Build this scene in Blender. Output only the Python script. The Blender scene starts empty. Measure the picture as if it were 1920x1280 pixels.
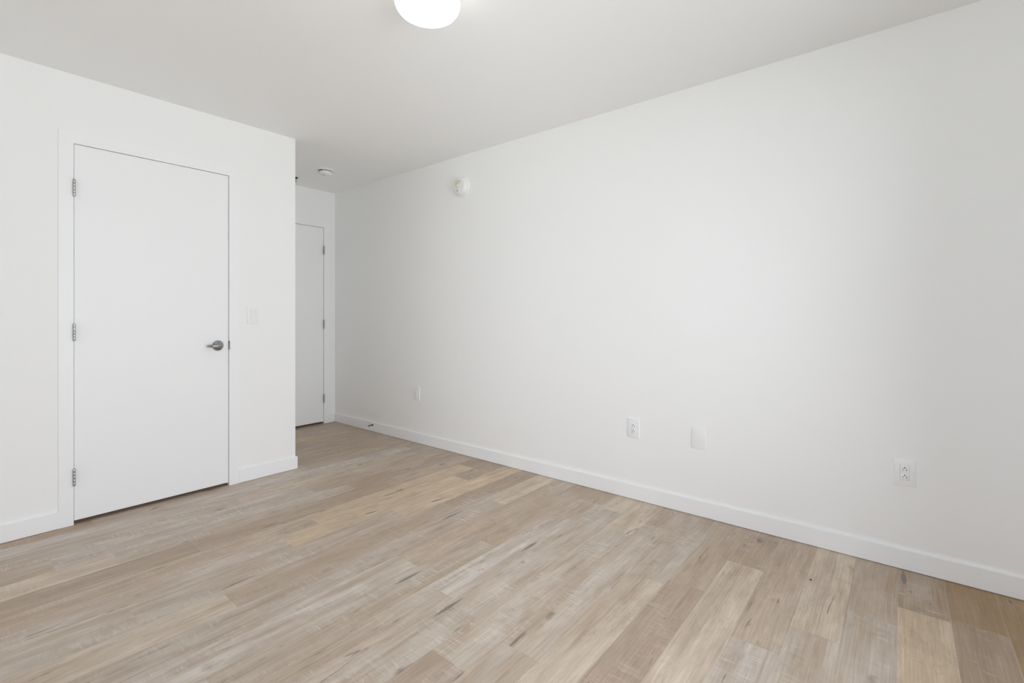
import bpy, bmesh, math, random
from mathutils import Matrix, Vector
PI = math.pi
S = bpy.context.scene
COL = S.collection
F_PX = 894.0                      # focal length in pixels of a 1920 px wide frame
CAM_H, HORIZON = 1.135, 591.0
RX, BY, CY, CX = 2.765, 4.70, 3.475, 1.725    # right wall, hall back wall, closet wall, closet corner
LX, FY, CZ = -0.95, -0.90, 2.44               # left wall, front wall, ceiling
DX0, DX1, DTOP = 0.503, 1.274, 2.0665         # closet door opening
HX0, HX1, HTOP = 1.837, 2.637, 2.057          # hall door opening
WX0, WX1, WZ0, WZ1 = -0.20, 2.05, 0.12, 2.22   # window in the front wall
SY0, SY1, SZ0, SZ1 = -0.66, 0.62, 0.35, 2.12   # unseen window added in the left wall for its light

# ---------------------------------------------------------------- camera
cam = bpy.data.cameras.new('camera'); camo = bpy.data.objects.new('camera', cam); COL.objects.link(camo)
cam.sensor_width = 36.0; cam.lens = F_PX / 1920 * 36; cam.clip_start = 0.02
cam.shift_y = (HORIZON - 640) / 1920
camo.location = (0, 0, CAM_H)
camo.rotation_euler = (PI / 2, 0, -math.atan2(0.7754, 0.6315))
S.camera = camo

# ---------------------------------------------------------------- sky and exposure
SKY_UP, SKY_DOWN = 5.55, 5.55
w = bpy.data.worlds.new('sky'); S.world = w; w.use_nodes = True
nt = w.node_tree; nt.nodes.clear()
tc = nt.nodes.new('ShaderNodeTexCoord'); sp = nt.nodes.new('ShaderNodeSeparateXYZ')
mr = nt.nodes.new('ShaderNodeMapRange'); mr.inputs[1].default_value = -0.08; mr.inputs[2].default_value = 0.08
mx = nt.nodes.new('ShaderNodeMix'); mx.data_type = 'RGBA'
mx.inputs[6].default_value = (0.945 * SKY_DOWN, 1.0 * SKY_DOWN, 1.03 * SKY_DOWN, 1)
mx.inputs[7].default_value = (0.94 * SKY_UP, 1.0 * SKY_UP, 1.10 * SKY_UP, 1)
bg = nt.nodes.new('ShaderNodeBackground'); ow = nt.nodes.new('ShaderNodeOutputWorld')
L = nt.links.new
L(tc.outputs['Generated'], sp.inputs[0]); L(sp.outputs[2], mr.inputs[0]); L(mr.outputs[0], mx.inputs[0])
L(mx.outputs[2], bg.inputs[0]); L(bg.outputs[0], ow.inputs[0])
S.view_settings.view_transform = 'Standard'; S.view_settings.look = 'None'
S.view_settings.gamma = 1.0; S.view_settings.use_curve_mapping = False
S.view_settings.exposure = 0.14
LAMP_GLOW = 2.1
# the window opening guides the skylight sampling
for wid, hei, loc, rot in ((WX1 - WX0, WZ1 - WZ0, ((WX0 + WX1) / 2, FY - 0.125, (WZ0 + WZ1) / 2), (PI / 2, 0, 0)),
                           (SY1 - SY0, SZ1 - SZ0, (LX - 0.125, (SY0 + SY1) / 2, (SZ0 + SZ1) / 2), (PI / 2, 0, -PI / 2))):
    pl = bpy.data.lights.new('window_portal', 'AREA'); pl.shape = 'RECTANGLE'
    pl.size = wid; pl.size_y = hei; pl.cycles.is_portal = True
    plo = bpy.data.objects.new('window_portal', pl); COL.objects.link(plo)
    plo.location = loc; plo.rotation_euler = rot
cy = S.cycles
cy.max_bounces = 16; cy.diffuse_bounces = 12; cy.glossy_bounces = 6; cy.transparent_max_bounces = 12
cy.use_denoising = True
cy.sample_clamp_indirect = 0; cy.caustics_reflective = False; cy.caustics_refractive = False

# ---------------------------------------------------------------- materials
def mat(name, col, rough=0.5, metal=0.0, spec=0.5, bump=None, emit=None):
    m = bpy.data.materials.new(name); m.use_nodes = True
    n = m.node_tree.nodes; l = m.node_tree.links; p = n['Principled BSDF']
    p.inputs['Base Color'].default_value = (*col, 1); p.inputs['Roughness'].default_value = rough
    p.inputs['Metallic'].default_value = metal; p.inputs['Specular IOR Level'].default_value = spec
    t = n.new('ShaderNodeTexCoord')
    nz = n.new('ShaderNodeTexNoise'); nz.inputs['Scale'].default_value = (bump or (40, 0))[0]
    l.new(t.outputs['Object'], nz.inputs['Vector'])
    if bump and bump[1]:
        b = n.new('ShaderNodeBump'); b.inputs['Strength'].default_value = bump[1]; b.inputs['Distance'].default_value = 0.001
        l.new(nz.outputs[0], b.inputs['Height']); l.new(b.outputs[0], p.inputs['Normal'])
    else:
        r = n.new('ShaderNodeMapRange'); r.inputs[3].default_value = max(0, rough - .04); r.inputs[4].default_value = rough + .04
        l.new(nz.outputs[0], r.inputs[0]); l.new(r.outputs[0], p.inputs['Roughness'])
    if emit:
        p.inputs['Emission Color'].default_value = (*emit[0], 1); p.inputs['Emission Strength'].default_value = emit[1]
    return m
M_WALL = mat('painted_wall', (0.885, 0.888, 0.883), 0.75, spec=0.2, bump=(260, 0.12))
M_CEIL = mat('ceiling_paint', (0.905, 0.905, 0.905), 0.85, spec=0.1, bump=(200, 0.12))
M_TRIM = mat('trim_paint', (0.885, 0.892, 0.895), 0.42, spec=0.35)
M_DOOR = mat('door_paint', (0.88, 0.885, 0.888), 0.45, spec=0.35, bump=(90, 0.03))
M_PLAST = mat('white_plastic', (0.86, 0.865, 0.87), 0.3, spec=0.45)
M_PLAST2 = mat('alarm_plastic', (0.82, 0.82, 0.81), 0.42)
M_DARK = mat('dark_slot', (0.012, 0.012, 0.012), 0.6)
M_GREY = mat('grey_plastic', (0.25, 0.25, 0.25), 0.5)
M_NICK = mat('satin_nickel', (0.34, 0.35, 0.36), 0.2, 1.0)
M_HINGE = mat('brushed_steel', (0.50, 0.50, 0.47), 0.34, 1.0)
M_BRONZE = mat('dark_metal', (0.06, 0.06, 0.055), 0.4, 0.8)
M_SLOT = mat('slot_shade', (0.42, 0.42, 0.42), 0.6)
M_STEEL = mat('dark_steel', (0.16, 0.16, 0.155), 0.35, 0.9)
M_RUBBER = mat('white_rubber', (0.8, 0.8, 0.78), 0.6)
M_LENS = mat('yellowed_lens', (0.66, 0.66, 0.46), 0.15, spec=0.8)
M_CRUMB = mat('plaster', (0.88, 0.85, 0.78), 0.8)
M_CRUMBD = mat('dark_bark', (0.02, 0.015, 0.01), 0.8)
M_LAMP = mat('opal_glass', (0.9, 0.9, 0.88), 0.2, emit=((1.0, 0.96, 0.91), LAMP_GLOW))
M_GAPSHADE = mat('door_gap_shade', (0.13, 0.08, 0.045), 0.6)  # brown shade of the gap under the doors, put into the colour
M_MARK = mat('print_split', (0.235, 0.195, 0.165), 0.5)
mg = bpy.data.materials.new('window_glass'); mg.use_nodes = True
n = mg.node_tree.nodes; n.clear(); l = mg.node_tree.links
a = n.new('ShaderNodeBsdfTransparent'); b = n.new('ShaderNodeBsdfGlossy'); b.inputs['Roughness'].default_value = 0.01
f = n.new('ShaderNodeFresnel'); f.inputs[0].default_value = 1.45; x = n.new('ShaderNodeMixShader'); o = n.new('ShaderNodeOutputMaterial')
l.new(f.outputs[0], x.inputs[0]); l.new(a.outputs[0], x.inputs[1]); l.new(b.outputs[0], x.inputs[2]); l.new(x.outputs[0], o.inputs[0])

def floor_material():
    m = bpy.data.materials.new('vinyl_plank'); m.use_nodes = True
    N = m.node_tree.nodes; l = m.node_tree.links; P = N['Principled BSDF']
    def nd(t, **k):
        q = N.new(t)
        for a_, v in k.items(): setattr(q, a_, v)
        return q
    def attr(name):
        q = nd('ShaderNodeAttribute'); q.attribute_name = name; return q
    def mapr(src, a0, a1, b0, b1):
        q = nd('ShaderNodeMapRange'); l.new(src, q.inputs[0])
        for i, v in enumerate((a0, a1, b0, b1)): q.inputs[i + 1].default_value = v
        return q.outputs[0]
    def math_(op, a_, b_=None):
        q = nd('ShaderNodeMath', operation=op)
        for i, v in enumerate((a_, b_)):
            if v is None: continue
            if isinstance(v, (int, float)): q.inputs[i].default_value = v
            else: l.new(v, q.inputs[i])
        return q.outputs[0]
    def mixc(fac, a_, b_, mode='MIX'):
        q = nd('ShaderNodeMix', data_type='RGBA', blend_type=mode)
        if isinstance(fac, (int, float)): q.inputs[0].default_value = fac
        else: l.new(fac, q.inputs[0])
        for i, v in ((6, a_), (7, b_)):
            if isinstance(v, tuple): q.inputs[i].default_value = (*v, 1)
            else: l.new(v, q.inputs[i])
        return q.outputs[2]
    uv = nd('ShaderNodeUVMap'); uv.uv_map = 'plank'
    sx = nd('ShaderNodeSeparateXYZ'); l.new(uv.outputs[0], sx.inputs[0])
    seed = attr('seed').outputs['Fac']; fig = attr('figure').outputs['Fac']; tone = attr('tone').outputs['Color']
    cath = attr('cathedral').outputs['Fac']; ln = attr('length').outputs['Fac']; plain = attr('plain').outputs['Fac']
    cv = nd('ShaderNodeCombineXYZ')
    l.new(sx.outputs[0], cv.inputs[0]); l.new(sx.outputs[1], cv.inputs[1]); l.new(math_('MULTIPLY', seed, 37.0), cv.inputs[2])
    def noise(sc, detail=3, rough=0.5, dist=0.0, src=None):
        mp = nd('ShaderNodeVectorMath', operation='MULTIPLY'); mp.inputs[1].default_value = sc
        l.new(src or cv.outputs[0], mp.inputs[0])
        q = nd('ShaderNodeTexNoise'); q.inputs['Scale'].default_value = 1.0
        q.inputs['Detail'].default_value = detail; q.inputs['Roughness'].default_value = rough; q.inputs['Distortion'].default_value = dist
        l.new(mp.outputs[0], q.inputs['Vector']); return q.outputs[0]
    # broad light and dark bands along the plank
    band = noise((1.6, 13, 1), 3, 0.55, 0.6)
    c = mixc(math_('MULTIPLY', mapr(band, 0.38, 0.66, 0, 0.75), plain), tone, (0.45, 0.35, 0.255))
    band2 = noise((2.4, 9, 1.3), 2, 0.5, 0.3)
    c = mixc(math_('MULTIPLY', mapr(band2, 0.52, 0.72, 0, 0.5), plain), c, (0.65, 0.58, 0.505))
    blot = noise((7, 18, 2.1), 4, 0.6, 0.5)
    c = mixc(mapr(blot, 0.30, 0.72, 0.34, 0.0), c, (0.28, 0.21, 0.16))
    warm = noise((4.2, 11, 3.3), 3, 0.6, 0.8)
    c = mixc(mapr(warm, 0.52, 0.70, 0.0, 0.42), c, (0.40, 0.285, 0.19))
    # fine straight grain
    gr = noise((5, 210, 1), 3, 0.6)
    c = mixc(1.0, c, mixc(mapr(gr, 0.3, 0.7, 0, 1), (0.86, 0.845, 0.83), (1.08, 1.08, 1.08)), 'MULTIPLY')
    gr2 = noise((2.2, 60, 3), 2, 0.5, 0.4)
    c = mixc(mapr(gr2, 0.60, 0.72, 0, 0.32), c, (0.27, 0.18, 0.12))
    # cathedral figure: distorted rings on some planks
    cz = noise((2.8, 14, 0.7), 2, 0.5, 0.9)
    ring = math_('SINE', math_('MULTIPLY', cz, 120.0))
    rg = math_('MULTIPLY', math_('MULTIPLY', mapr(ring, 0.6, 1.0, 0, 0.27), cath), mapr(noise((4, 9, 5), 2), 0.42, 0.6, 0, 1))
    c = mixc(rg, c, (0.22, 0.14, 0.09))
    # cross-grain ripple, whitish
    rp = noise((95, 13, 1.7), 3, 0.6, 0.7)
    mask = mapr(noise((4.5, 11, 2.9), 2, 0.5, 0.3), 0.45, 0.62, 0, 1)
    rip = math_('MULTIPLY', math_('MULTIPLY', mapr(rp, 0.53, 0.66, 0, 0.42), mask), fig)
    c = mixc(rip, c, (0.72, 0.68, 0.63))
    rpd = math_('MULTIPLY', math_('MULTIPLY', mapr(rp, 0.47, 0.34, 0, 0.26), mask), fig)
    c = mixc(rpd, c, (0.26, 0.20, 0.155))
    # mineral streaks and small knots
    st = noise((6, 42, 7), 2, 0.5, 1.2)
    st2 = noise((2.0, 5, 4), 1, 0.5)
    sm = math_('MULTIPLY', mapr(st, 0.665, 0.745, 0, 0.75), mapr(st2, 0.47, 0.56, 0, 1))
    c = mixc(sm, c, (0.13, 0.095, 0.07))
    vo = nd('ShaderNodeTexVoronoi', feature='F1', distance='EUCLIDEAN'); vo.inputs['Scale'].default_value = 1.0
    mp = nd('ShaderNodeVectorMath', operation='MULTIPLY'); mp.inputs[1].default_value = (3.6, 8.5, 9)
    wob = nd('ShaderNodeVectorMath', operation='ADD'); l.new(cv.outputs[0], wob.inputs[0])
    wn = nd('ShaderNodeTexNoise'); wn.inputs['Scale'].default_value = 30; l.new(cv.outputs[0], wn.inputs['Vector'])
    ws = nd('ShaderNodeVectorMath', operation='SCALE'); ws.inputs['Scale'].default_value = 0.03; l.new(wn.outputs['Color'], ws.inputs[0])
    l.new(ws.outputs[0], wob.inputs[1]); l.new(wob.outputs[0], mp.inputs[0]); l.new(mp.outputs[0], vo.inputs['Vector'])
    kn = math_('MULTIPLY', mapr(vo.outputs['Distance'], 0.05, 0.17, 0.6, 0), mapr(noise((3, 6, 11), 1), 0.52, 0.56, 0, 1))
    c = mixc(kn, c, (0.15, 0.105, 0.075))
    # joints: fine bevel lines, a painted light sheen on some planks, dark on others
    v = sx.outputs[1]; u = sx.outputs[0]
    dv = math_('MINIMUM', v, math_('SUBTRACT', 0.153, v)); du = math_('MINIMUM', u, math_('SUBTRACT', ln, u))
    em = math_('MAXIMUM', mapr(dv, 0.0004, 0.0013, 0.5, 0), mapr(du, 0.0003, 0.0012, 0.25, 0))
    lc = mixc(mapr(noise((0.9, 0.2, 13), 1), 0.42, 0.58, 0, 1), (0.20, 0.155, 0.12), (0.70, 0.63, 0.55))
    c = mixc(em, c, lc)
    hs = nd('ShaderNodeHueSaturation'); hs.inputs['Saturation'].default_value = 1.0; hs.inputs['Value'].default_value = 1.0
    l.new(c, hs.inputs['Color'])
    l.new(hs.outputs[0], P.inputs['Base Color'])
    l.new(mapr(gr, 0.3, 0.7, 0.50, 0.40), P.inputs['Roughness'])
    P.inputs['Specular IOR Level'].default_value = 0.4
    bp = nd('ShaderNodeBump'); bp.inputs['Strength'].default_value = 0.15; bp.inputs['Distance'].default_value = 0.0006
    l.new(math_('SUBTRACT', gr, em), bp.inputs['Height']); l.new(bp.outputs[0], P.inputs['Normal'])
    return m
M_FLOOR = floor_material()

# ---------------------------------------------------------------- mesh helpers
def add_box(bm, x0, x1, y0, y1, z0, z1, bev=0.0, seg=2):
    vs = [bm.verts.new(p) for p in ((x0, y0, z0), (x1, y0, z0), (x1, y1, z0), (x0, y1, z0), (x0, y0, z1), (x1, y0, z1), (x1, y1, z1), (x0, y1, z1))]
    fs = [bm.faces.new([vs[i] for i in q]) for q in ((3, 2, 1, 0), (4, 5, 6, 7), (0, 1, 5, 4), (1, 2, 6, 5), (2, 3, 7, 6), (3, 0, 4, 7))]
    if bev:
        bmesh.ops.bevel(bm, geom=list({e for f_ in fs for e in f_.edges}), offset=bev, segments=seg, affect='EDGES', profile=0.5)
def box(*a, **k):
    bm = bmesh.new(); add_box(bm, *a, **k); return bm
def lathe(profile, seg=48, axis='Z'):
    """profile: (radius, height) pairs; radius 0 closes the end."""
    bm = bmesh.new(); rings = []
    for r, h in profile:
        if r < 1e-6: rings.append([bm.verts.new((0, 0, h))])
        else: rings.append([bm.verts.new((r * math.cos(2 * PI * i / seg), r * math.sin(2 * PI * i / seg), h)) for i in range(seg)])
    for a_, b_ in zip(rings, rings[1:]):
        for i in range(seg):
            j = (i + 1) % seg
            if len(a_) == 1 and len(b_) == 1: continue
            if len(a_) == 1: bm.faces.new((a_[0], b_[i], b_[j]))
            elif len(b_) == 1: bm.faces.new((a_[i], a_[j], b_[0]))
            else: bm.faces.new((a_[i], a_[j], b_[j], b_[i]))
    for q in (rings[0], rings[-1]):
        if len(q) > 1: bm.faces.new(q)
    if axis == '-Y': bmesh.ops.rotate(bm, verts=bm.verts, matrix=Matrix.Rotation(PI / 2, 3, 'X'))     # +Z -> -Y
    if axis == '-Z': bmesh.ops.rotate(bm, verts=bm.verts, matrix=Matrix.Rotation(PI, 3, 'X'))
    bmesh.ops.recalc_face_normals(bm, faces=bm.faces)
    return bm
def tube(bm, pts, rad, seg=12, flat=1.0):
    """a round bar through pts; rad a number or one per point; flat squashes it in z."""
    pts = [Vector(p) for p in pts]; rings = []
    for i, p in enumerate(pts):
        t = (pts[min(i + 1, len(pts) - 1)] - pts[max(i - 1, 0)]).normalized()
        up = Vector((0, 0, 1)) if abs(t.z) < .9 else Vector((1, 0, 0))
        s = t.cross(up).normalized(); u_ = s.cross(t).normalized()
        r = rad if isinstance(rad, (int, float)) else rad[i]
        rings.append([bm.verts.new(p + s * r * math.cos(2 * PI * k / seg) + u_ * r * flat * math.sin(2 * PI * k / seg)) for k in range(seg)])
    for a_, b_ in zip(rings, rings[1:]):
        for k in range(seg): bm.faces.new((a_[k], a_[(k + 1) % seg], b_[(k + 1) % seg], b_[k]))
    bm.faces.new(rings[0][::-1]); bm.faces.new(rings[-1])
def ring_plate(w_, h_, iw, ih, d, bev):
    """wall plate with a rectangular hole, bevelled front rim, front towards -Y."""
    bm = bmesh.new()
    def loop(a_, b_, y): return [bm.verts.new((sx_ * a_ / 2, y, sz * b_ / 2)) for sx_, sz in ((-1, -1), (1, -1), (1, 1), (-1, 1))]
    ls = [loop(w_, h_, 0), loop(w_, h_, -d + bev * .9), loop(w_ - bev * .7, h_ - bev * .7, -d + bev * .25), loop(w_ - bev * 2, h_ - bev * 2, -d),
          loop(iw, ih, -d - 0.0002), loop(iw, ih, 0)]
    for a_, b_ in zip(ls, ls[1:]):
        for i in range(4): bm.faces.new((a_[i], a_[(i + 1) % 4], b_[(i + 1) % 4], b_[i]))
    bmesh.ops.recalc_face_normals(bm, faces=bm.faces)
    return bm
def obj(name, bm, m, parent=None, smooth=False, label=None, loc=None):
    me = bpy.data.meshes.new(name); bm.to_mesh(me); bm.free()
    for q in (m if isinstance(m, (list, tuple)) else [m]): me.materials.append(q)
    if smooth:
        for p in me.polygons: p.use_smooth = True
        me.set_sharp_from_angle(angle=math.radians(smooth if smooth > 1 else 35))
    o_ = bpy.data.objects.new(name, me); COL.objects.link(o_); o_.parent = parent
    if loc: o_.location = loc
    if label: o_['label'] = label
    return o_
def struct(name, bm, m, **k):
    o_ = obj(name, bm, m, **k); o_['kind'] = 'structure'; return o_
def thing(name, label, cat, loc, rz=0.0, group=None):
    o_ = bpy.data.objects.new(name, None); COL.objects.link(o_); o_.empty_display_size = 0.05
    o_.location = loc; o_.rotation_euler = (0, 0, rz); o_['label'] = label; o_['category'] = cat
    if group: o_['group'] = group
    return o_

# ---------------------------------------------------------------- floor
def build_floor():
    bm = bmesh.new()
    uvl = bm.loops.layers.uv.new('plank')
    ls_ = bm.faces.layers.float.new('seed'); lf = bm.faces.layers.float.new('figure'); lc = bm.faces.layers.float.new('cathedral')
    ll = bm.faces.layers.float.new('length'); lt = bm.faces.layers.float_color.new('tone'); lp_ = bm.faces.layers.float.new('plain')
    W, LEN, Y0 = 0.153, 1.215, 0.008
    TONES = {'g': (0.60, 0.525, 0.445), 'c': (0.70, 0.60, 0.485), 't': (0.56, 0.455, 0.355), 'b': (0.46, 0.36, 0.275), 'y': (0.68, 0.545, 0.38), 'w': (0.66, 0.60, 0.54), 'o': (0.37, 0.245, 0.12), 'm': (0.40, 0.30, 0.20)}
    # end joint in each row, then (tone, figure, cathedral) for the plank before it and the plank after it
    J = {-6: 0.7, -5: 1.9, -4: 1.1, -3: 2.55, -2: 2.41, -1: 2.39, 0: 2.24, 1: 1.995, 2: 1.80, 3: 2.343, 4: 2.02, 5: 1.965, 6: 2.48, 7: 2.30, 8: 1.30, 9: 2.55,
         10: 0.55, 11: 1.404, 12: 2.19, 13: 0.764, 14: 1.71, 15: 1.14, 16: 1.35, 17: 2.05, 18: 1.775, 19: 1.577, 20: 1.21}
    T = {-4: ('o', .3, .4, 'o', .3, .2), -3: ('o', .2, .5, 'o', .2, .6), -2: ('m', .7, .2, 'o', .3, .4), -1: ('y', .1, .7, 'm', .7, .2), 0: ('g', .7, .1, 't', .4, .5), 1: ('g', .5, .2, 'c', .1, 1), 2: ('w', 1, 0, 't', .4, 1),
         3: ('c', 0, .8, 'b', .9, .3), 4: ('b', .6, .2, 't', .4, .1), 5: ('c', 0, .7, 'g', 1, 0), 6: ('g', .8, .1, 't', .8, 0), 7: ('g', 1, .1, 'c', .1, .4),
         8: ('g', 1, 0, 'g', .9, .2), 9: ('w', .9, .2, 't', .3, .3), 10: ('w', 1, 0, 'g', .9, .2), 11: ('w', .7, 0, 't', .5, .6), 12: ('g', .9, .2, 'c', .8, 0),
         13: ('c', 0, .5, 't', .4, .2), 14: ('g', 1, 0, 'y', .1, .4), 15: ('g', .7, .1, 'y', .2, .3), 16: ('t', .5, .3, 'y', .2, .3),
         17: ('b', .4, .3, 't', .5, .2), 18: ('g', .6, .1, 'b', .3, .4), 19: ('w', .9, .1, 't', .2, .3), 20: ('g', .8, .1, 'c', .3, .3)}
    rnd = random.Random(7)
    row = -7
    while Y0 + W * row < BY + 0.2:
        y0 = Y0 + W * row; y1 = y0 + W
        j = J.get(row, rnd.uniform(0, LEN))
        k0 = math.ceil((j - (LX - 0.2)) / LEN)
        for k in range(-k0, 6):
            x0 = j + k * LEN; x1 = x0 + LEN
            if x0 > RX + 0.15: break
            tn, fg, ct = rnd.choice('ggtbcw'), rnd.choice((0.2, .6, 1)), rnd.choice((0, .2, .6))
            if row in T and k in (-1, 0):
                q = T[row]; tn, fg, ct = q[:3] if k == -1 else q[3:]
            sd = rnd.random()
            if row > 22: tn = 'tymbt'[int(sd * 5)]
            xa, xb = max(x0, LX - 0.1), min(x1, RX + 0.1)
            if xb <= xa: continue
            ya, yb = max(y0, FY - 0.2), min(y1, BY + 0.12)
            vs = [bm.verts.new(p) for p in ((xa, ya, 0), (xb, ya, 0), (xb, yb, 0), (xa, yb, 0))]
            f_ = bm.faces.new(vs)
            for lp, (px, py) in zip(f_.loops, ((xa, ya), (xb, ya), (xb, yb), (xa, yb))): lp[uvl].uv = (px - x0, py - y0)
            f_[ls_] = sd; f_[lf] = fg; f_[lc] = ct; f_[ll] = LEN; f_[lp_] = {'o': 0.12, 'y': 0.45, 'c': 0.7}.get(tn, 1.0)
            t = TONES[tn]; g = rnd.uniform(0.94, 1.06); f_[lt] = (t[0] * g, t[1] * g, t[2] * g, 1)
        row += 1
    # dark printed splits: spindle shapes lying along the planks, (tail x, y) to (tail x, y), widest part, half width
    for (xa, ya), (xb, yb), at, hw in SPLITS:
        d = Vector((xb - xa, yb - ya, 0)); nrm = Vector((-d.y, d.x, 0)).normalized(); n_ = 14
        prof = [(-(abs(t - at) / (at if t < at else 1 - at)) ** 1.0 + 1) for t in [i / n_ for i in range(n_ + 1)]]
        up, dn = [], []
        for i in range(n_ + 1):
            p = Vector((xa, ya, 0.0003)) + d * (i / n_); wv = hw * 0.95 * math.sin(PI / 2 * max(prof[i], 0)) ** 1.5 + 0.0005
            wob = 1 + 0.12 * math.sin(i * 2.3)
            up.append(bm.verts.new(p + nrm * wv * wob)); dn.append(bm.verts.new(p - nrm * wv))
        for i in range(n_):
            f_ = bm.faces.new((dn[i], dn[i + 1], up[i + 1], up[i])); f_.material_index = 1
    # slab under the planks
    n0 = len(bm.faces)
    add_box(bm, LX - 0.12, RX + 0.12, FY - 0.2, BY + 0.12, -0.12, -0.002)
    struct('floor', bm, [M_FLOOR, M_MARK])
FWD, RGT = (0.7754, 0.6315), (0.6315, -0.7754)
def at_floor(px, py):
    t = CAM_H * F_PX / (py - HORIZON); u_ = (px - 960) / F_PX
    return ((FWD[0] + RGT[0] * u_) * t, (FWD[1] + RGT[1] * u_) * t)
SPLITS = [(at_floor(738, 1097), at_floor(793, 1068.5), .45, .0075), (at_floor(812, 1157), at_floor(871, 1119), .42, .0085),
          (at_floor(973, 1036), at_floor(1009, 1014.5), .62, .0075), (at_floor(826, 975), at_floor(869, 957), .35, .007),
          (at_floor(1696, 1096), at_floor(1693, 1067), .3, .0095), (at_floor(1045, 1007.5), at_floor(1055, 1001), .5, .0025),
          (at_floor(681, 965), at_floor(716, 955), .35, .007), (at_floor(805, 942), at_floor(838, 932), .3, .007), (at_floor(716, 931), at_floor(748, 921), .35, .007)]
build_floor()

# ---------------------------------------------------------------- room shell
struct('ceiling', box(LX - 0.12, RX + 0.12, FY - 0.2, BY + 0.12, CZ, CZ + 0.12), M_CEIL)
struct('wall_right', box(RX, RX + 0.12, FY - 0.2, BY + 0.12, -0.02, CZ + 0.02), M_WALL)
bm = bmesh.new()
for y0, y1, z0, z1 in ((FY - 0.2, SY0, -0.02, CZ + 0.02), (SY1, BY + 0.12, -0.02, CZ + 0.02), (SY0, SY1, -0.02, SZ0), (SY0, SY1, SZ1, CZ + 0.02)):
    add_box(bm, LX - 0.2, LX, y0, y1, z0, z1)
struct('wall_left', bm, M_WALL)
bm = bmesh.new()                                  # wall with the window, behind the camera
add_box(bm, LX, WX0, FY - 0.2, FY, -0.02, CZ + 0.01); add_box(bm, WX1, RX, FY - 0.2, FY, -0.02, CZ + 0.01)
add_box(bm, WX0, WX1, FY - 0.2, FY, -0.02, WZ0); add_box(bm, WX0, WX1, FY - 0.2, FY, WZ1, CZ + 0.01)
struct('wall_front', bm, M_WALL)
bm = bmesh.new()                                  # closet wall and its return into the hall
add_box(bm, LX, DX0 - 0.03, CY, CY + 0.11, -0.01, CZ + 0.01); add_box(bm, DX1 + 0.03, CX, CY, CY + 0.11, -0.01, CZ + 0.01)
add_box(bm, DX0 - 0.03, DX1 + 0.03, CY, CY + 0.11, DTOP + 0.03, CZ + 0.01)
add_box(bm, CX - 0.11, CX, CY + 0.11, BY, -0.01, CZ + 0.01)
struct('wall_closet', bm, M_WALL)
bm = bmesh.new()                                  # end wall of the hall
add_box(bm, LX, HX0 - 0.03, BY, BY + 0.12, -0.02, CZ + 0.01); add_box(bm, HX1 + 0.03, RX, BY, BY + 0.12, -0.02, CZ + 0.01)
add_box(bm, HX0 - 0.03, HX1 + 0.03, BY, BY + 0.12, HTOP + 0.03, CZ + 0.01)
struct('wall_back', bm, M_WALL)
struct('wall_beyond', box(HX0 - 0.2, RX + 0.1, BY + 0.125, BY + 0.14, -0.02, HTOP + 0.1), M_WALL)

# baseboards
BH, BT = 0.09, 0.012
def base_profile(x0, x1, y0, y1):
    return box(x0, x1, y0, y1, 0.0018, BH, bev=0.0016, seg=2)
struct('baseboard_right', base_profile(RX - BT, RX, FY, BY), M_TRIM)
struct('baseboard_closet', base_profile(LX, DX0 - 0.061, CY - BT, CY), M_TRIM)
bm = base_profile(DX1 + 0.061, CX + BT, CY - BT, CY); add_box(bm, CX, CX + BT, CY + 0.0005, BY - BT, 0.0015, BH, bev=0.002)
struct('baseboard_corner', bm, M_TRIM)
struct('baseboard_back', base_profile(HX1 + 0.061, RX - BT, BY - BT, BY), M_TRIM)
struct('baseboard_left', base_profile(LX, LX + BT, FY, CY - BT), M_TRIM)
struct('baseboard_front', base_profile(LX + BT, RX - BT, FY, FY + BT), M_TRIM)

# door frames: flat casing on the wall face with the jamb turned into the opening
def casing(name, x0, x1, top, y, depth):
    bm = bmesh.new(); g = 0.0; cw = 0.061; t = 0.008
    prof = [(x0 - cw, 0.001), (x0 - cw, top + cw), (x1 + cw, top + cw), (x1 + cw, 0.001), (x1, 0.001), (x1, top), (x0, top), (x0, 0.001)]
    fr = [bm.verts.new((px, y - t, pz)) for px, pz in prof]; bk = [bm.verts.new((px, y, pz)) for px, pz in prof]
    quads = [(0, 1, 6, 7), (1, 2, 5, 6), (2, 3, 4, 5)]
    for q in quads: bm.faces.new([fr[i] for i in q]); bm.faces.new([bk[i] for i in q][::-1])
    for i in range(8):
        j_ = (i + 1) % 8; bm.faces.new((fr[i], bk[i], bk[j_], fr[j_]))
    bmesh.ops.bevel(bm, geom=[e for e in bm.edges if len(e.link_faces) == 2 and abs(e.calc_face_angle(0)) > 1.2 and all(abs(v.co.y - (y - t)) < 1e-5 for v in e.verts)],
                    offset=0.0012, segments=2, affect='EDGES')
    add_box(bm, x0 - 0.03, x0, y, y + depth, 0.001, top); add_box(bm, x1, x1 + 0.03, y, y + depth, 0.001, top)
    add_box(bm, x0 - 0.03, x1 + 0.03, y, y + depth, top, top + 0.03)
    s = y + 0.042                                 # door stop on the jamb
    add_box(bm, x0, x0 + 0.014, s, s + 0.03, 0.001, top); add_box(bm, x1 - 0.014, x1, s, s + 0.03, 0.001, top)
    add_box(bm, x0 + 0.014, x1 - 0.014, s, s + 0.03, top - 0.014, top)
    bmesh.ops.recalc_face_normals(bm, faces=bm.faces)
    struct(name, bm, M_TRIM)
casing('trim_1', DX0, DX1, DTOP, CY, 0.11)
casing('trim_2', HX0, HX1, HTOP, BY, 0.11)

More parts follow.
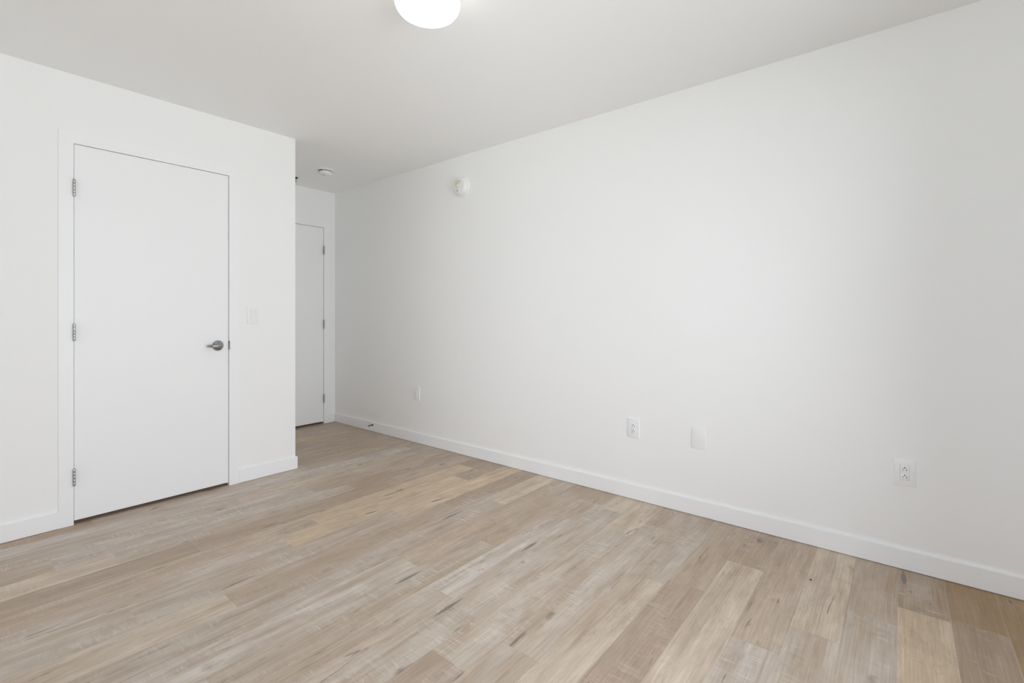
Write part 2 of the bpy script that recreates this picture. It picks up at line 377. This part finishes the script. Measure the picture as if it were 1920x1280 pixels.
def hinge(parent, x, y, zc, h):
    bm = bmesh.new(); r = 0.0062; n_ = 5; k = h / n_
    for i in range(n_):
        z0 = zc - h / 2 + i * k
        sub = lathe([(0, z0 + .0004), (r * .93, z0 + .0004), (r, z0 + .0012), (r, z0 + k - .0012), (r * .93, z0 + k - .0004), (0, z0 + k - .0004)], 16)
        me = bpy.data.meshes.new('t'); sub.to_mesh(me); sub.free(); bm.from_mesh(me); bpy.data.meshes.remove(me)
    for z0, s in ((zc + h / 2, 1), (zc - h / 2, -1)):
        pr = [(0, z0), (r * .85, z0), (r * .85, z0 + s * .002), (0, z0 + s * .004)]
        sub = lathe(pr if s > 0 else pr, 16); me = bpy.data.meshes.new('t'); sub.to_mesh(me); sub.free(); bm.from_mesh(me); bpy.data.meshes.remove(me)
    bmesh.ops.translate(bm, verts=bm.verts, vec=(x, y, 0))
    add_box(bm, x - 0.0008, x + 0.0008, y, y + 0.03, zc - h / 2, zc + h / 2)       # leaf in the gap
    obj('hinge', bm, M_HINGE, parent, smooth=40, label='brushed steel hinge knuckle')

# closet door
d1 = struct('door_1', box(DX0 + 0.003, DX1 - 0.0025, CY + 0.001, CY + 0.037, 0.021, DTOP - 0.0025, bev=0.0012), M_DOOR)
for z in (1.826, 1.043, 0.259): hinge(d1, DX0 + 0.001, CY - 0.0125, z, 0.088)
HZ_ = 0.937; HXc = DX1 - 0.066
hd = obj('door_handle', lathe([(0, 0), (.0335, 0), (.0335, .003), (.0315, .0065), (.024, .0105), (.014, .0135), (.0115, .016), (.0115, .036), (.0, .036)], 48, '-Y'), M_NICK, d1, smooth=30,
         label='satin nickel lever handle', loc=(HXc, CY + 0.001, HZ_))
bm = bmesh.new()
tube(bm, [(0.012, -.044, 0), (0.010, -.046, 0), (0, -.0475, 0), (-.012, -.0485, 0), (-.028, -.0485, 0), (-.042, -.047, 0), (-.053, -.043, 0), (-.061, -.036, 0), (-.0645, -.027, 0), (-.065, -.024, 0)],
     [.006, .0105, .0125, .0115, .0098, .0092, .0090, .0086, .0080, .0068], 20, 0.95)
sub = lathe([(0, .034), (.0125, .034), (.0135, .037), (.0135, .050), (.0115, .054), (0, .0555)], 32, '-Y')
me = bpy.data.meshes.new('t'); sub.to_mesh(me); sub.free(); bm.from_mesh(me); bpy.data.meshes.remove(me)
obj('lever', bm, M_NICK, hd, smooth=50)
obj('strike_plate', box(DX1 + 0.0002, DX1 + 0.0045, CY - 0.0092, CY + 0.012, HZ_ - 0.030, HZ_ + 0.030, bev=0.0004), M_NICK, d1, label='nickel strike plate on the door frame edge')
obj('latch', box(DX1 - 0.0024, DX1 + 0.0001, CY - 0.0015, CY + 0.03, HZ_ - 0.028, HZ_ + 0.028), M_BRONZE, d1, label='dark latch face in the door gap')
struct('gap_shade_1', box(DX0 + 0.001, DX1 - 0.001, CY + 0.026, CY + 0.085, 0.0003, 0.010, bev=0.002), M_GAPSHADE)  # added strip, coloured as the brown shade under the closet door
# hall door
d2 = struct('door_2', box(HX0 + 0.003, HX1 - 0.003, BY + 0.001, BY + 0.037, 0.021, HTOP - 0.003, bev=0.0012), M_DOOR)
for z in (1.819, 1.043, 0.263): hinge(d2, HX1 - 0.001, BY - 0.0125, z, 0.088)
hh = obj('door_handle', lathe([(0, 0), (.0335, 0), (.0335, .003), (.0315, .0065), (.024, .0105), (.014, .0135), (.0115, .016), (.0115, .036), (.0, .036)], 40, '-Y'), M_NICK, d2, smooth=30,
         label='satin nickel lever handle', loc=(HX0 + 0.066, BY + 0.001, HZ_))
bm = bmesh.new(); tube(bm, [(-.011, -.046, 0), (0, -.0475, 0), (.035, -.0485, 0), (.068, -.043, 0), (.084, -.026, 0)], [.009, .0125, .0098, .0090, .0070], 16, .95)
obj('lever', bm, M_NICK, hh, smooth=50)

struct('gap_shade_2', box(HX0 + 0.001, HX1 - 0.001, BY + 0.026, BY + 0.085, 0.0003, 0.010, bev=0.002), M_GAPSHADE)  # added strip painting the brown shade below the hall door

# window behind the camera, and an unseen one added at left for light
def window(name, x0, x1, z0, z1, origin, rz):
    bm = bmesh.new(); fw = 0.05; y0, y1 = -0.15, -0.09
    add_box(bm, x0, x0 + fw, y0, y1, z0, z1, bev=.003); add_box(bm, x1 - fw, x1, y0, y1, z0, z1, bev=.003)
    add_box(bm, x0 + fw, x1 - fw, y0, y1, z0, z0 + fw, bev=.003); add_box(bm, x0 + fw, x1 - fw, y0, y1, z1 - fw, z1, bev=.003)
    wm = (x0 + x1) / 2; add_box(bm, wm - 0.025, wm + 0.025, y0, y1, z0 + fw, z1 - fw, bev=.003)
    win = struct(name, bm, M_TRIM, loc=origin); win.rotation_euler = (0, 0, rz)
    obj('window_pane', box(x0 + fw, x1 - fw, -0.123, -0.119, z0 + fw, z1 - fw), mg, win)
    obj('window_sill', box(x0, x1, -0.09, 0.02, z0, z0 + 0.015, bev=.003), M_TRIM, win)
window('window_1', WX0, WX1, WZ0, WZ1, (0, FY, 0), 0)
window('fill_window', -SY1, -SY0, SZ0, SZ1, (LX, 0, 0), -PI / 2)  # added out of view to brighten and even out the long wall

# ---------------------------------------------------------------- wall plates
def screw(parent, z, y=-0.0064):
    bm = lathe([(0, 0), (.0032, 0), (.0032, .0005), (.0026, .0011), (0, .0012)], 20, '-Y')
    o_ = obj('screw', bm, M_PLAST, parent, smooth=30, loc=(0, y + 0.0002, z))
    bm = box(-.0026, .0026, -.0003, .0, -.0004, .0004)
    return o_
def plate_thing(name, label, cat, loc, rz, kind, sz=(0.0765, 0.117)):
    t = thing(name, label, cat, loc, rz)
    D = 0.0062
    if kind == 'blank':
        p = obj('plate', box(-sz[0] / 2, sz[0] / 2, -D, 0, -sz[1] / 2, sz[1] / 2, bev=0.0026, seg=3), M_PLAST, t, smooth=40)
        screw(p, 0.0415, -D); screw(p, -0.0415, -D)
        return t
    p = obj('plate', ring_plate(sz[0], sz[1], 0.0342, 0.0676, D, 0.003), M_PLAST, t, smooth=40)
    screw(p, 0.0485, -D); screw(p, -0.0485, -D)
    if kind == 'outlet':
        bm = box(-.0166, .0166, -D - .0012, -.0005, -.0333, .0333, bev=0.0007)
        for zc in (0.0168, -0.0168):              # raised faces around the two sockets
            add_box(bm, -.0128, .0128, -D - .0020, -D - .0010, zc - .0135, zc + .0135, bev=0.0004)
        r = obj('receptacle', bm, M_PLAST, t, smooth=30)
        for zc in (0.0168, -0.0168):
            y0, y1 = -D - .0022, -D - .0015
            obj('ground_slot', box(-.0026, .0026, y0, y1, zc + .0040, zc + .0092, bev=0.0009), M_DARK, r, label='dark ground hole')
            obj('slot', box(-.0072, -.0052, y0, y1, zc - .0052, zc + .0014), M_DARK, r, label='dark narrow slot')
            obj('slot', box(.0050, .0072, y0, y1, zc - .0060, zc + .0022), M_DARK, r, label='dark wide slot')
    if kind == 'switch':
        bm = bmesh.new()
        h_, w_ = .0328, .0164; pts = [(-h_, -D - .0030), (0, -D - .0004), (h_, -D - .0010)]
        a_ = [bm.verts.new((-w_, y, z)) for z, y in pts] + [bm.verts.new((-w_, -.0005, h_)), bm.verts.new((-w_, -.0005, -h_))]
        b_ = [bm.verts.new((w_, v.co.y, v.co.z)) for v in a_]
        bm.faces.new(a_); bm.faces.new(b_[::-1])
        for i in range(5): bm.faces.new((a_[i], b_[i], b_[(i + 1) % 5], a_[(i + 1) % 5]))
        bmesh.ops.recalc_face_normals(bm, faces=bm.faces)
        bmesh.ops.bevel(bm, geom=bm.edges[:], offset=0.0005, segments=2, affect='EDGES')
        obj('rocker', bm, M_PLAST, t, smooth=20)
    if kind == 'data':
        bm = box(-.0166, .0166, -D - .0010, -.0005, -.0333, .0333, bev=0.0006)
        r = obj('insert', bm, M_PLAST, t, smooth=30)
        obj('ridge', box(-.0085, .0085, -D - .0034, -D - .0008, -.022, .022, bev=0.001), M_PLAST, r)
    return t
RZ = -PI / 2
plate_thing('light_switch', 'white rocker light switch on the wall right of the closet door', 'light switch', (1.4265, CY, 1.1345), 0, 'switch')
plate_thing('data_plate', 'small white wall plate with narrow insert, farthest down the long wall near the door stop', 'wall plate', (RX, 3.345, 0.437), RZ, 'data')
plate_thing('power_outlet', 'white double outlet on the middle of the long wall, left of the blank plate', 'outlet', (RX, 1.2785, 0.437), RZ, 'outlet')
plate_thing('blank_plate', 'blank white wall plate with two screws, between the two outlets', 'wall plate', (RX, 0.884, 0.4385), RZ, 'blank')
plate_thing('power_outlet', 'largest white double outlet, alone at the near end of the long wall', 'outlet', (RX, -0.0155, 0.4315), RZ, 'outlet')

# ---------------------------------------------------------------- ceiling lamp
LXc, LYc = 1.262, 1.462
lamp = thing('ceiling_light', 'round flush ceiling light with glowing white glass at top of picture', 'ceiling light', (LXc, LYc, CZ))
obj('lamp_base', lathe([(0, 0), (.1265, 0), (.1285, .004), (.1285, .026), (.126, .030), (0, .030)], 64, '-Z'), M_HINGE, lamp, smooth=30, label='brushed metal base ring')
R = 0.129
prof = [(0, .0285), (.120, .0285), (.1245, .031), (.1265, .037), (.1285, .047), (R, .058), (.128, .070), (.1235, .081), (.116, .091), (.100, .099), (.078, .104), (.05, .107), (.025, .1085), (0, .109)]
obj('lamp_shade', lathe(prof, 72, '-Z'), M_LAMP, lamp, smooth=60, label='lit opal glass shade')

# ---------------------------------------------------------------- alarms and sprinkler
sm = thing('smoke_alarm', 'round white smoke alarm on the hall ceiling', 'smoke alarm', (2.262, 4.005, CZ), math.radians(60))
obj('mounting_plate', lathe([(0, 0), (.074, 0), (.074, .004), (.0725, .010), (.071, .0115), (0, .0115)], 56, '-Z'), M_PLAST2, sm, smooth=30)
obj('vent_ring', lathe([(0, .011), (.050, .011), (.050, .020), (0, .020)], 48, '-Z'), M_GREY, sm, smooth=30, label='dark vent gap')
bm = lathe([(0, .0175), (.0545, .0175), (.0565, .021), (.056, .027), (.051, .036), (.045, .043), (.030, .0465), (0, .047)], 56, '-Z')
bd = obj('cover', bm, M_PLAST2, sm, smooth=30)
obj('test_button', lathe([(0, .046), (.013, .046), (.013, .048), (.011, .0493), (0, .0495)], 28, '-Z'), M_PLAST2, bd, smooth=30)
obj('indicator', lathe([(0, .0455), (.0055, .0455), (.0050, .0482), (0, .0486)], 16, '-Z'), M_GREY, bd, smooth=30, label='small dark indicator', loc=(-.020, .014, 0))
for k in range(4):
    bm = box(.048, .0572, -.006, .006, -.0175, -.0112)
    o_ = obj('vent', bm, M_DARK, sm, label='dark vent opening'); o_.rotation_euler = (0, 0, 1.75 + k * 0.27)

wa = thing('strobe_alarm', 'round white alarm with yellowed lens high on the long wall', 'alarm', (RX, 2.772, 2.184), RZ)
obj('mounting_plate', lathe([(0, 0), (.078, 0), (.078, .010), (.0765, .014), (.070, .016), (0, .016)], 64, '-Y'), M_PLAST2, wa, smooth=30)
bm = lathe([(0, .0155), (.0725, .0155), (.0725, .026), (.070, .038), (.0655, .046), (.060, .0485), (.045, .0495), (0, .0500)], 64, '-Y')
cv_ = obj('cover', bm, M_PLAST2, wa, smooth=30)
bm = lathe([(0, 0), (.017, 0), (.0165, .006), (.013, .011), (.007, .0135), (0, .014)], 32, '-Y')
bmesh.ops.scale(bm, verts=bm.verts, vec=(1.1, 1, 1.15))
obj('strobe_lens', bm, M_LENS, cv_, smooth=60, label='yellowed clear strobe lens', loc=(-0.010, -.0497, 0.004))
bm = bmesh.new()
for k in range(7):
    a_ = math.radians(-42 + 14 * k); s_, c_ = math.sin(a_), math.cos(a_)
    q = bmesh.new(); add_box(q, -.0011, .0011, -.0506, -.0490, .026, .050)
    bmesh.ops.rotate(q, verts=q.verts, matrix=Matrix.Rotation(a_, 3, 'Y'))
    me = bpy.data.meshes.new('t'); q.to_mesh(me); q.free(); bm.from_mesh(me); bpy.data.meshes.remove(me)
bmesh.ops.translate(bm, verts=bm.verts, vec=(-.010, 0, 0.000))
obj('speaker_slots', bm, M_SLOT, cv_, label='fan of thin grey speaker slots')
bm = bmesh.new(); add_box(bm, -.0185, .0125, -.0516, -.0492, -.0425, -.0165, bev=.001)
bt = obj('button', bm, M_PLAST2, cv_, smooth=30, loc=(-.002, 0, -.010))
# the small dark mark on the button: a triangle and a blocky figure
bm = bmesh.new()
tri = [bm.verts.new(p) for p in ((-.0145, -.0520, -.0345), (-.0075, -.0520, -.0345), (-.0130, -.0520, -.0265))]
bm.faces.new(tri); r_ = bmesh.ops.extrude_face_region(bm, geom=bm.faces[:]); bmesh.ops.translate(bm, verts=[v for v in r_['geom'] if isinstance(v, bmesh.types.BMVert)], vec=(0, .0006, 0))
for a4 in ((-.0062, .0012, -.0345, -.0328), (-.0062, -.0042, -.0345, -.0255), (-.0008, .0012, -.0345, -.0255), (-.0062, .0012, -.0302, -.0288), (-.0048, .0004, -.0262, -.0248)):
    add_box(bm, a4[0], a4[1], -.0520, -.0514, a4[2], a4[3])
bmesh.ops.recalc_face_normals(bm, faces=bm.faces)
obj('mark', bm, M_DARK, bt, label='small dark printed mark')

sk = thing('sprinkler_head', 'small dark metal sprinkler head on the hall ceiling, half hidden by the closet corner', 'sprinkler', (2.196, 4.43, CZ), 0.4)
obj('escutcheon', lathe([(0, 0), (.030, 0), (.030, .002), (.024, .004), (0, .004)], 40, '-Z'), M_PLAST2, sk, smooth=30, label='white ceiling ring')
bm = lathe([(0, .0035), (.027, .0035), (.027, .008), (.020, .014), (.012, .017), (0, .017)], 32, '-Z')
obj('body', bm, M_BRONZE, sk, smooth=30)
bm = bmesh.new()
tube(bm, [(-.011, 0, -.015), (-.015, 0, -.025), (-.012, 0, -.035), (-.003, 0, -.041)], .0026, 8)
tube(bm, [(.011, 0, -.015), (.015, 0, -.025), (.012, 0, -.035), (.003, 0, -.041)], .0026, 8)
obj('frame_arms', bm, M_BRONZE, sk, smooth=40)
obj('glass_bulb', lathe([(0, .016), (.0028, .018), (.0028, .038), (0, .041)], 12, '-Z'), M_NICK, sk, smooth=40)
bm = lathe([(0, .0405), (.015, .0405), (.015, .042), (0, .042)], 24, '-Z')
obj('deflector', bm, M_BRONZE, sk, smooth=30)

# ---------------------------------------------------------------- door stop on the baseboard
ds = thing('door_stop', 'small metal spring door stop with white tip on the far baseboard', 'door stop', (RX - BT, 3.997, 0.065), RZ)
obj('base_cup', lathe([(0, 0), (.009, 0), (.009, .003), (.007, .007), (.0045, .012), (0, .012)], 24, '-Y'), M_BRONZE, ds, smooth=30)
bm = bmesh.new(); n_ = 150
tube(bm, [(.0042 * math.cos(2 * PI * 12 * i / n_), -.010 - .050 * i / n_, .0042 * math.sin(2 * PI * 12 * i / n_) - .004 * (i / n_) ** 2) for i in range(n_ + 1)], .0017, 6)
obj('spring', bm, M_STEEL, ds, smooth=60)
obj('rubber_tip', lathe([(0, .058), (.006, .058), (.007, .060), (.007, .068), (.005, .071), (0, .072)], 24, '-Y'), M_RUBBER, ds, smooth=30, loc=(0, 0, -.004))

# ---------------------------------------------------------------- crumbs on the floor
def crumb(px, py, s, label, seed, m=M_CRUMB, name='plaster_crumb'):
    r_ = random.Random(seed); bm = bmesh.new(); bmesh.ops.create_icosphere(bm, subdivisions=2, radius=1)
    for v in bm.verts:
        v.co *= r_.uniform(0.75, 1.15); v.co.x *= s * 1.2; v.co.y *= s * 0.8; v.co.z *= s * 0.35
    z0 = min(v.co.z for v in bm.verts)
    for v in bm.verts: v.co.z -= z0
    xx, yy = at_floor(px, py)
    o_ = obj(name, bm, m, loc=(xx, yy, 0.0004)); o_.rotation_euler = (0, 0, r_.uniform(0, 3))
    o_['label'] = label; o_['category'] = 'crumb'
    if m is M_CRUMB: o_['group'] = 'plaster crumbs on the floor by the long wall'
crumb(1266, 963, .0052, 'largest white plaster crumb on the floor below the outlet beside the baseboard', 1)
crumb(1302.5, 977, .0034, 'tiny white plaster crumb on the floor just right of the largest crumb', 2)
crumb(1229, 972, .0030, 'tiny white plaster crumb on the floor just left of the largest crumb', 3)
crumb(1365.5, 1007.5, .0032, 'lone white plaster crumb on the floor farthest out from the baseboard', 4)
crumb(1520, 1087, .0045, 'tiny black speck on the pale planks near the right end of the room', 5, M_CRUMBD, 'dark_crumb')
